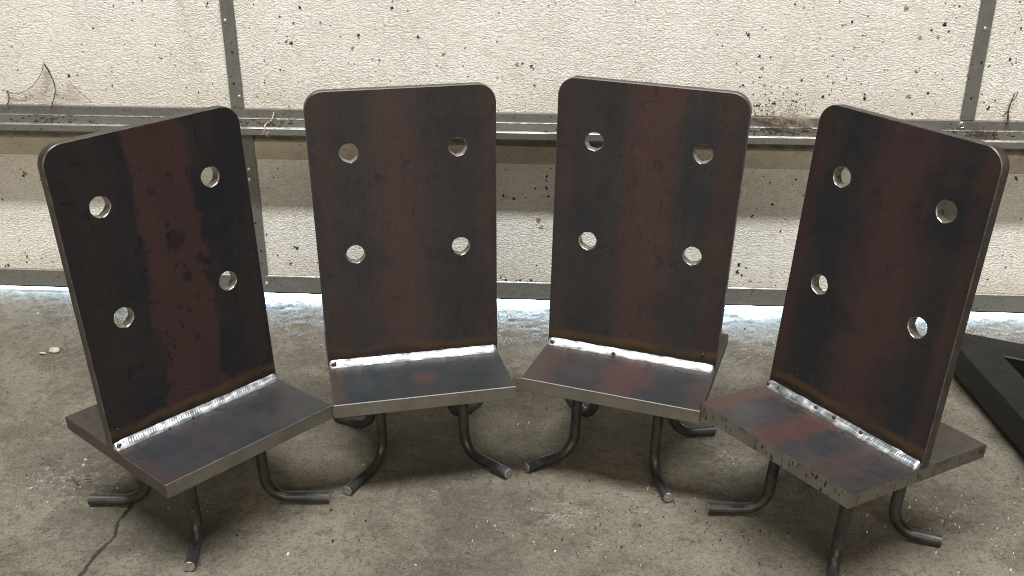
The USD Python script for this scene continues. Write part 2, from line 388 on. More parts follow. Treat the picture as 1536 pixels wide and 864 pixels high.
fl = obj('floor', TM(np.stack([X, Y, Z], -1).reshape(-1, 3), F), 'worn_concrete', smooth=True)
tag(fl, 'worn tan concrete floor with a crack and scattered grit', 'floor', kind='structure')
primvar(fl, 'grime', np.clip(halo * .6 + blot, 0, 1).ravel())
primvar(fl, 'crack_side', side_line(CRACK, X, Y).ravel())
primvar(fl, 'crack_open', np.clip(fade, 0, 1).ravel())
primvar(fl, 'chalk', np.clip(chalk, 0, 1).ravel())

# ------------------------------------------------------------------ sectional garage door
DX0, DX1 = -2.6, 2.5
door = thing('garage_door', 'dirty cream sectional garage door with galvanised rails behind the brackets', 'garage door')
def sheet(x0, x1, z0, z1, y, back=.03):
    return box(x0, x1, y, y + back, z0, z1)
up = obj('panel', sheet(DX0, DX1, .468, 1.06, .004), 'embossed_panel', door)
lo = obj('panel', sheet(DX0, DX1, .050, .352, .004), 'embossed_panel', door)
tag(up, 'upper panel flecked with dirt above the ledge'); tag(lo, 'lower panel below the ledge')
def extrude_x(prof, x0, x1, wav=0.0):
    n = 64 if wav else 2; xx = np.linspace(x0, x1, n); p = np.asarray(prof); V = []
    for i, q in enumerate(xx):
        dz = wav * (meshkit.noise(np.array([[q * 7, .3, 1.0]]), 4)[0] - .5)
        V.append(np.c_[np.full(len(p), q), p[:, 0], p[:, 1] + dz])
    m = len(p); V = np.vstack(V); F = []
    for i in range(n - 1):
        for k in range(m):
            a, b = i * m + k, i * m + (k + 1) % m
            F += [(a, b, b + m), (a, b + m, a + m)]
    cap, cf = trimesh.creation.triangulate_polygon(Polygon(p), engine='earcut')
    if len(cap) == m:
        from scipy.spatial import cKDTree
        ix = cKDTree(p).query(cap)[1]; F += [tuple(ix[list(t)]) for t in cf] + [tuple(ix[list(t[::-1])] + (n - 1) * m) for t in cf]
    return TM(V, F)
# bottom rail of the upper section: face, small bead, ledge and lip
obj('section_rail', extrude_x([(.03, .4725), (.001, .4725), (-.0035, .4710), (-.0035, .4515), (-.004, .4490), (.03, .4490)], DX0, DX1), 'galvanised_steel', door)
obj('ledge', extrude_x([(.03, .4485), (-.0735, .4473), (-.0735, .4440), (.03, .4440)], DX0, DX1), 'dusty_ledge', door)
obj('ledge_lip', extrude_x([(-.0740, .4482), (-.0760, .4482), (-.0775, .4465), (-.0775, .4330), (-.0768, .4315), (-.0740, .4315)], DX0, DX1, .0012), 'galvanised_steel', door)
e1 = tube(np.c_[np.linspace(DX0, DX1, 40), np.full(40, -.0745), .4484 + .0006 * rng.standard_normal(40).cumsum() * .1], .0014, 6)
obj('lip_edge', e1, 'bright_edge', door, smooth=40)
for a, b in ((DX0, -1.262), (-1.248, -1.185), (-1.165, -.98), (-.96, .445), (.47, .86), (.862, DX1)):
    obj('ledge_bead', tube([(a, -.0045, .4494), ((a + b) / 2, -.0045, .4496), (b, -.0045, .4494)], .0014, 6), 'bright_edge', door, smooth=40)
# recess under the ledge, top rail of the lower section
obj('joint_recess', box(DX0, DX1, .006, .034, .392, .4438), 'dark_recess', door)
obj('top_rail', extrude_x([(.034, .395), (.002, .395), (.0, .393), (.0, .3535), (.0015, .352), (.034, .352)], DX0, DX1), 'coated_top_rail', door)
obj('bottom_rail', extrude_x([(.03, .0565), (.0, .0565), (-.0022, .0545), (-.0022, .0135), (0, .0115), (.03, .0115)], DX0, DX1), 'galvanised_steel', door)
obj('rubber_seal', extrude_x([(.018, .0113), (.0008, .0113), (.0008, .0085), (.018, .0085)], DX0, DX1, .0006), 'black_rubber', door)
def rivet(x, z, y=-.003, r=.0042, parent=None, m='bright_edge'):
    s = trimesh.creation.icosphere(2, r); s.apply_scale((1, .45, 1)); s.apply_translation((x, y, z)); obj('rivet', s, m, parent, smooth=True)
def stile(x0, x1, z0, z1, holes, rivets, x0b=None):
    prof = box(x0, x1, -.0028, .006, z0, z1, .0012)
    s = obj('stile', prof, 'galvanised_stile', door)
    for x, z in holes:
        c = trimesh.creation.cylinder(.0028, .0012, sections=14); c.apply_transform(trimesh.transformations.rotation_matrix(np.pi / 2, (1, 0, 0))); c.apply_translation((x, -.0028, z)); obj('screw_hole', c, 'grit_black', s)
    for x, z in rivets: rivet(x, z, -.003, .0042, s)
stile(-.7922, -.7625, .4727, 1.06, [(-.775, .60), (-.779, .53)], [(-.7837, .6695), (-.770, .50)])
stile(.8394, .8691, .4727, 1.06, [(.853, .5221), (.861, .60)], [(.856, .6715)])
stile(-.779, -.7475, .0567, .4120, [(-.7638, .1932), (-.7565, .1209)], [(-.7667, .3282), (-.7679, .3019)])
stile(.8394, .8691, .0567, .4120, [(.85, .2)], [(.86, .30)])
rivet(-.752, .0350, -.0025, .0045, door)
br = trimesh.creation.torus(.0062, .0016, 24, 8); br.apply_transform(trimesh.transformations.rotation_matrix(np.pi / 2, (1, 0, 0))); br.apply_translation((.8425, -.0055, .4625))
bh = trimesh.creation.icosphere(2, .0056); bh.apply_scale((1, .5, 1)); bh.apply_translation((.8425, -.0045, .4625))
b_ = obj('bolt', bh, 'galvanised_steel', door, smooth=True); obj('bolt_ring', br, 'bright_edge', b_, smooth=True)

# ------------------------------------------------------------------ the four welded brackets
PW, PH, PT, HI, HZ1, HZ2, BD, BT, PF = .305, .484, .019, .061, .204, .3805, .3287, .0240, .1591
def offset_ring(p, c):
    """moves a counter-clockwise ring inward by c (mitred)"""
    a, b = np.roll(p, 1, 0), np.roll(p, -1, 0)
    e0, e1 = p - a, b - p
    n0 = np.c_[-e0[:, 1], e0[:, 0]]; n1 = np.c_[-e1[:, 1], e1[:, 0]]
    n0 /= np.linalg.norm(n0, axis=1, keepdims=True); n1 /= np.linalg.norm(n1, axis=1, keepdims=True)
    n = n0 + n1; n /= np.linalg.norm(n, axis=1, keepdims=True)
    return p + n * (c / np.maximum((n * n0).sum(1), .5))[:, None]
def plate(outer, holes, w0, w1, c, put):
    """faces, rim, arris and hole walls of a chamfered plate; put(p2, w) -> 3D.  w0 and w1: the two faces"""
    s = np.sign(w1 - w0)
    oi = offset_ring(outer, c); hi = [offset_ring(h[::-1], -c)[::-1] if False else h for h in holes]
    def strip(ra, wa, rb, wb):
        n = len(ra); V = np.vstack([put(ra, wa), put(rb, wb)]); F = []
        for k in range(n):
            j = (k + 1) % n; F += [(k, j, j + n), (k, j + n, k + n)]
        return TM(V, F)
    hb = []
    for h in holes:
        cen = h.mean(0); hb.append(cen + (h - cen) * (1 + c * .8 / np.linalg.norm(h - cen, axis=1, keepdims=True)))
    poly = Polygon(oi, [q for q in hb])
    v2, f2 = trimesh.creation.triangulate_polygon(poly, engine='earcut')
    faces = cat([TM(put(v2, w0), f2), TM(put(v2, w1), f2[:, ::-1])])
    arris = cat([strip(oi, w0, outer, w0 + s * c), strip(outer, w1 - s * c, oi, w1)])
    rim = strip(outer, w0 + s * c, outer, w1 - s * c)
    walls = []
    for h, q in zip(holes, hb):
        walls.append(cat([strip(q, w0, h, w0 + s * c), strip(h, w0 + s * c, h, w1 - s * c), strip(h, w1 - s * c, q, w1)]))
    return faces, arris, rim, walls
def rounded_top(w, h, r, n=10):
    p = [(-w / 2, 0), (w / 2, 0)]
    for cx, a0 in ((w / 2 - r, 0), (-w / 2 + r, np.pi / 2)):
        for k in range(n + 1):
            a = a0 + k / n * np.pi / 2; p.append((cx + r * np.cos(a), h - r + r * np.sin(a)))
    return np.array(p)
def hole_ring(cx, cz, r, seed, notch=-np.pi / 2, deep=.0012):
    g = np.random.default_rng(seed); n = 48; a = np.arange(n) / n * 2 * np.pi
    rr = r + .00025 * np.sin(3 * a + g.uniform(0, 6)) + .0002 * np.sin(7 * a + g.uniform(0, 6))
    d = np.abs((a - notch + np.pi) % (2 * np.pi) - np.pi); rr = rr + deep * np.clip(1 - d / .22, 0, 1)
    return np.c_[cx + rr * np.cos(a), cz + rr * np.sin(a)]
def weld(y0, sgn, seed, x0, x1, leg=.0112):
    """convex fillet bead along the plate's foot; sgn -1: in front of the plate"""
    n, m = 260, 9; xs_ = np.linspace(x0, x1, n); V = []
    lf = leg + .0020 * (meshkit.fbm(np.c_[xs_ * 70, 0 * xs_ + seed, 0 * xs_], 3, seed) - .5)
    lb = leg * .95 + .0022 * (meshkit.fbm(np.c_[xs_ * 55, 0 * xs_ + seed, 0 * xs_ + 5], 3, seed + 3) - .5)
    ends = np.clip(np.minimum(xs_ - x0, x1 - xs_) / .007, 0, 1); ends = .45 + .55 * np.sqrt(1 - (1 - ends) ** 2)
    bulge = .0012 + .0006 * (meshkit.fbm(np.c_[xs_ * 90, 0 * xs_, 0 * xs_ + 9], 2, seed + 5) - .5)
    for i, x in enumerate(xs_):
        for j in range(m):
            t = j / (m - 1); l0, l1 = lf[i] * ends[i], lb[i] * ends[i]
            rip = .00014 * np.sin(2 * np.pi * (x / .0042 - 1.1 * (t - .5) ** 2 * 4)) * np.sin(np.pi * t)
            b = (bulge[i] * 4 * t * (1 - t) + rip) * .7
            V.append((x, y0 + sgn * (l0 * (1 - t) + b), l1 * t + b))
    F = []
    for i in range(n - 1):
        for j in range(m - 1):
            a = i * m + j; q = [(a, a + m, a + m + 1), (a, a + m + 1, a + 1)]
            F += q if sgn < 0 else [t[::-1] for t in q]
    V = np.array(V)
    for i in (0, n - 1):
        c = len(V); V = np.vstack([V, (xs_[i], y0, 0)])
        for j in range(m - 1): F.append((i * m + j, i * m + j + 1, c))
    return TM(V, F)
def rod_path(top, corner, end, rb=.042):
    top, corner, end = (np.array(q, float) for q in (top, corner, end))
    d0 = (corner - top) / np.linalg.norm(corner - top); d1 = (end - corner) / np.linalg.norm(end - corner)
    ang = np.arccos(np.clip(d0 @ d1, -1, 1)); cut = rb * np.tan(ang / 2)
    cut = min(cut, .9 * np.linalg.norm(end - corner)); rb = cut / np.tan(ang / 2)
    a, b = corner - d0 * cut, corner + d1 * cut
    u = d1 - d0 * (d1 @ d0); u /= np.linalg.norm(u); cen = a + u * rb
    arc = [cen + rb * (-u * np.cos(q) + d0 * np.sin(q)) for q in np.linspace(0, ang, 14)]
    return np.array([top, top + (a - top) * .5] + arc + [b + (end - b) * .5, end])
ROD = .0095
def bracket(label, pos, rot, legs, plate_mat, base_mat, edge_mat, side_mat, seed, slag, flare=.046):
    R = rz(rot[0]) @ rx(rot[1]) @ ry(rot[2]); o = np.array(pos)
    t = thing('steel_bracket', label, 'bracket', R, o, 'welded steel anchor brackets')
    holes = [hole_ring(sx * (PW / 2 - HI), z, .0155, seed * 10 + k, notch=(-1.45, -1.7, -1.5, -1.6)[k]) for k, (sx, z) in enumerate([(-1, HZ2), (1, HZ2), (-1, HZ1), (1, HZ1)])]
    f, a, r, walls = plate(rounded_top(PW, PH, .031) * np.c_[1 + flare * rounded_top(PW, PH, .031)[:, 1] / PH, np.ones(24)], [h[::-1] for h in holes], 0.0, PT, .0013, lambda p, w: np.c_[p[:, 0], np.full(len(p), w), p[:, 1]])
    bp = obj('back_plate', f, plate_mat, t)
    obj('rim', r, 'plate_rim', bp, smooth=30); obj('chamfer', a, 'bright_arris', bp, smooth=30)
    for w in walls: obj('bolt_hole', w, 'hole_wall', bp, smooth=40)
    y0, y1, h = -PF, BD - PF, PW / 2
    f, a, r, _ = plate(np.array([(-h, y0), (h, y0), (h, y1), (-h, y1)]), [], -.0003, -BT, .0010, lambda p, w: np.c_[p[:, 0], p[:, 1], np.full(len(p), w)])
    base = obj('base_plate', f, base_mat, t)
    rf = np.array(r.faces)          # quad k of the rim is faces 2k, 2k+1: 0 front, 1 right, 2 back, 3 left
    for nm, k, em in (('cut_edge', 0, edge_mat), ('side_edge', 1, side_mat), ('cut_edge', 2, edge_mat), ('side_edge', 3, side_mat)):
        q = TM(r.vertices, rf[[2 * k, 2 * k + 1]]); q.remove_unreferenced_vertices(); obj(nm, q, em, base)
    obj('chamfer', a, 'bright_arris' if edge_mat == 'sawn_edge' else 'plate_rim', base)
    wl = obj('weld_bead', weld(-.0002, -1, seed, -h + .001, h - .002), 'weld_metal', t, smooth=60)
    obj('weld_bead', weld(PT + .0002, 1, seed + 40, -h + .002, h - .001), 'weld_metal', t, smooth=60)
    for x, q, sz in slag:
        s = trimesh.creation.icosphere(2, sz); s.apply_scale((1.2, .7, .8)); s.vertices += (meshkit.noise(s.vertices * 900, seed)[:, None] - .5) * sz * .6
        s.apply_translation((x, -.0145 * (1 - q) - .0002, .0135 * q + .0002)); obj('slag_spot', s, 'weld_slag', wl, smooth=True)
    g_ = np.random.default_rng(seed + 70); sp = []
    for k in range(28):
        q = trimesh.creation.icosphere(1, 1); r_ = .0005 + abs(g_.normal(0, .0006)); q.apply_scale(r_); d_ = .016 + abs(g_.normal(0, .022)); x_ = g_.uniform(-h + .01, h - .01)
        q.apply_translation((x_, -d_, r_ * .4 - .0003) if k % 3 else (x_, -r_ * .4, d_)); sp.append(q)
    tag(obj('weld_spatter', cat(sp), 'weld_slag' if seed % 4 == 1 else 'spatter', t, smooth=True), kind='stuff')
    for sx in (-1, 1):
        for sy in (-1, 1):
            key = ('f' if sy < 0 else 'b') + ('l' if sx < 0 else 'r')
            cor, end = legs.get(key, (None, None))
            if cor is None: cor = (sx * .076, -.04 if sy < 0 else .085)
            if end is None: end = (sx * .143, -.115 if sy < 0 else .146)
            def ground(p2):      # the point over local x, y whose height above the floor is the rod's radius
                q = np.array([p2[0], p2[1], 0.0]); zz = (ROD + .0002 - o[2] - R[2] @ q) / R[2, 2]; return np.array([p2[0], p2[1], zz])
            C, E = ground(cor), ground(end)
            path = rod_path((C[0], C[1], -BT - .0004), C, E)
            lg = obj('leg', tube(path, ROD, 20), 'rod_steel', t, smooth=40)
            d = path[-1] - path[-2]; d /= np.linalg.norm(d)
            obj('cut_end', tube([path[-1] + d * .0002, path[-1] + d * .0009], [ROD * .985, ROD * .93], 20), 'rod_cut', lg)
            ring = tube([(C[0], C[1], -BT - .0005), (C[0], C[1], -BT - .004), (C[0], C[1], -BT - .0075)], [ROD + .0065, ROD + .0035, ROD + .0006], 20)
            obj('leg_weld', ring, 'rod_steel', lg, smooth=40)
    return t

MAR = (.050, .0245, .0245)
mill_scale('scale_a', 1, 2, (.0130, .0125, .0145), (.020, .0175, .018),
    [(.012, .050, .004, .060, (.037, .0200, .0195), 1.0), (-.118, .030, .030, .04, (.022, .017, .017), .6)],
    [(.014, .30, .016, (.014, .012, .012), .8), (.024, .235, .011, (.014, .012, .012), .9), (-.012, .385, .015, (.016, .013, .014), .8), (.050, .255, .008, (.014, .012, .012), .8), (.0, .19, .010, (.015, .013, .013), .8), (.02, .13, .013, (.016, .013, .013), .8)], -1, flakes=.8)
mill_scale('scale_b', 2, 2, (.021, .020, .021), (.029, .0245, .024),
    [(-.015, .040, .032, .035, (.046, .0265, .0265), .85), (.138, .014, .012, .015, (.040, .022, .020), .6), (-.132, .014, .014, .02, (.040, .025, .022), .6)],
    [(.085, .40, .05, (.019, .019, .021), .7), (.10, .12, .045, (.020, .020, .018), .7), (-.09, .20, .05, (.020, .021, .023), .7)], -1)
mill_scale('scale_c', 3, 2, (.021, .020, .021), (.029, .0245, .024),
    [(.010, .042, .024, .03, (.050, .026, .025), .85), (.130, .018, .012, .015, (.040, .021, .019), .6), (-.138, .012, .012, .015, (.040, .025, .023), .6)],
    [(.085, .30, .05, (.018, .018, .021), .7), (-.085, .25, .05, (.019, .020, .022), .7), (.06, .10, .05, (.020, .020, .021), .6)], -1)
mill_scale('scale_d', 4, 2, (.018, .0175, .019), (.027, .0225, .022),
    [(.016, .052, .036, .045, (.045, .0245, .0240), .85), (.137, .012, .010, .015, (.048, .026, .020), .6), (-.140, .010, .010, .015, (.044, .022, .019), .6)],
    [(.095, .38, .055, (.014, .014, .017), .8), (-.10, .33, .04, (.017, .018, .020), .7), (-.08, .15, .05, (.016, .016, .017), .7), (.09, .10, .06, (.018, .017, .017), .7)], -1)
mill_scale('base_a', 5, 1, (.021, .022, .024), (.031, .027, .028), [(-.142, .016, .012, .02, (.040, .025, .027), .8), (.0, .05, .04, .03, (.030, .027, .032), .5)],
    [(-.10, -.10, .035, (.024, .028, .031), .6), (.08, -.07, .03, (.018, .018, .020), .7)], -1, (.36, .55), .5)
mill_scale('base_b', 6, 1, (.021, .024, .026), (.029, .028, .028), [(-.142, .012, .006, .01, (.045, .026, .023), .8)],
    [(.012, -.085, .024, (.052, .031, .030), .75), (-.10, -.09, .030, (.029, .037, .042), .65), (-.03, -.02, .02, (.045, .034, .027), .5)], -1, (.36, .55), .5)
mill_scale('base_c', 7, 1, (.026, .0245, .0255), (.041, .032, .030), [(-.13, .026, .016, .02, (.052, .029, .026), .7), (.012, .030, .022, .03, (.058, .028, .026), .7), (.14, .014, .01, .02, (.046, .030, .027), .6)],
    [(-.07, -.10, .04, (.034, .032, .037), .8), (.09, -.06, .03, (.025, .027, .031), .7)], -1, (.38, .55), .5)
mill_scale('base_d', 8, 1, (.027, .025, .027), (.042, .032, .031), [(-.020, .030, .010, .03, (.064, .027, .025), .75), (-.138, .018, .008, .02, (.060, .029, .026), .7), (.09, .02, .02, .03, (.054, .032, .029), .6)],
    [(-.085, -.09, .035, (.035, .035, .038), .8), (-.07, -.03, .018, (.019, .018, .017), .8), (.02, -.035, .016, (.022, .020, .018), .7)], -1, (.38, .55), .5)

bracket('bracket with a ragged dark red stripe, farthest left, nearest the floor crack', (-.6111, -.8484, .1819), (.8754,) + TILT_A,
    {'fl': ((-.0738, -.0655), (-.1255, -.1222)), 'bl': ((-.0763, .0829), (-.1488, .1591)), 'fr': ((.0661, -.0556), (.139, -.1322))},
    'scale_a', 'base_a', 'sawn_edge', 'rolled_edge', 3, [(-.145, .5, .0035), (-.062, .1, .0020), (-.02, .12, .0022)])
bracket('bracket facing straight ahead with a rusty round spot on its base plate', (-.2821, -.6560, .1919), (.2786,) + TILT_B,
    {'fl': ((-.0681, -.0217), (-.1396, -.1088)), 'fr': ((.0817, -.028), (.1447, -.1166))},
    'scale_b', 'base_b', 'sawn_edge', 'rolled_edge', 5, [(-.143, .45, .0042), (-.09, .95, .0016), (-.06, .95, .0018), (-.02, .95, .0015), (.05, .95, .0017), (.10, .95, .0015)])
bracket('bracket with a soft brown base plate, standing between the spotted one and the notched one', (.1039, -.6413, .2012), (-.2664,) + TILT_C,
    {'fl': ((-.0819, -.0347), (-.1479, -.1125)), 'fr': ((.0699, -.0504), (.1121, -.1197)), 'br': (None, (.1514, .1234))},
    'scale_c', 'base_c', 'sawn_edge', 'rolled_edge', 7, [(-.142, .4, .0038), (-.028, .3, .0030)])
bracket('bracket with red patches and a notched flame-cut base edge, beside the black frame', (.4280, -.8462, .1992), (-.9169,) + TILT_D,
    {'fl': ((-.0786, -.0363), (-.134, -.1153)), 'br': ((.0759, .0895), (.1407, .1362)), 'fr': ((.080, -.050), (.1168, -.0982))},
    'scale_d', 'base_d', 'flame_cut_edge', 'flame_cut_edge', 9, [(-.146, .4, .0030), (-.125, .5, .0022), (-.045, .6, .0026), (-.008, .6, .0028), (.045, .6, .0030)], .02)

# ------------------------------------------------------------------ black steel frame at the right
K = np.array([.7891, -.2403]); dl = np.array([.0915, -.9958]); df = np.array([.916, -.401])
A_, B_ = K + dl * .78, K + df * .78
tri = np.array([K, A_, B_]); tri_in = offset_ring(tri, .0765)
fr = thing('black_frame', 'black painted triangular steel frame lying flat beside the right bracket', 'steel frame', np.eye(3), (K[0], K[1], 0))
for k in range(3):
    j = (k + 1) % 3; q = np.array([tri[k], tri[j], tri_in[j], tri_in[k]])
    q = offset_ring(q, .0003) - K
    f, a, r, _ = plate(q, [], .08, .02, .0022, lambda p, w: np.c_[p[:, 0], p[:, 1], np.full(len(p), w)])
    obj('rail', cat([f, a, r]), 'black_primer', fr)
    mid = q.mean(0); obj('foot', box(mid[0] - .02, mid[0] + .02, mid[1] - .02, mid[1] + .02, .001, .0197), 'black_primer', fr)

# ------------------------------------------------------------------ small things
def blob(c, sx, sy, sz, seed, sub=1, rough=.35):
    s = trimesh.creation.icosphere(sub, 1.0); g = np.random.default_rng(seed)
    s.vertices *= 1 + rough * g.standard_normal((len(s.vertices), 1)); a = g.uniform(0, 6.28)
    return s, (sx, sy, sz), a, c
def stuck(x, z, d, seed, thick=.0006, y=.0038):
    g = np.random.default_rng(seed); n = 11; a = np.arange(n) / n * 2 * np.pi
    el = g.uniform(.55, 1.0); th = g.uniform(-.9, .9) + np.pi / 2
    r = d / 2 * (1 + .35 * g.standard_normal(n).clip(-1.2, 1.4))
    p = np.c_[r * np.cos(a), r * el * np.sin(a)]; p = p @ np.array([[np.cos(th), -np.sin(th)], [np.sin(th), np.cos(th)]])
    V = np.vstack([np.c_[x + p[:, 0], np.full(n, y), z + p[:, 1]], np.c_[x + .6 * p[:, 0], np.full(n, y - thick), z + .6 * p[:, 1]], [(x, y - thick * 1.15, z)]])
    F = []
    for k in range(n):
        j = (k + 1) % n; F += [(k, j, j + n), (k, j + n, k + n), (k + n, j + n, 2 * n)]
    return TM(V, F)
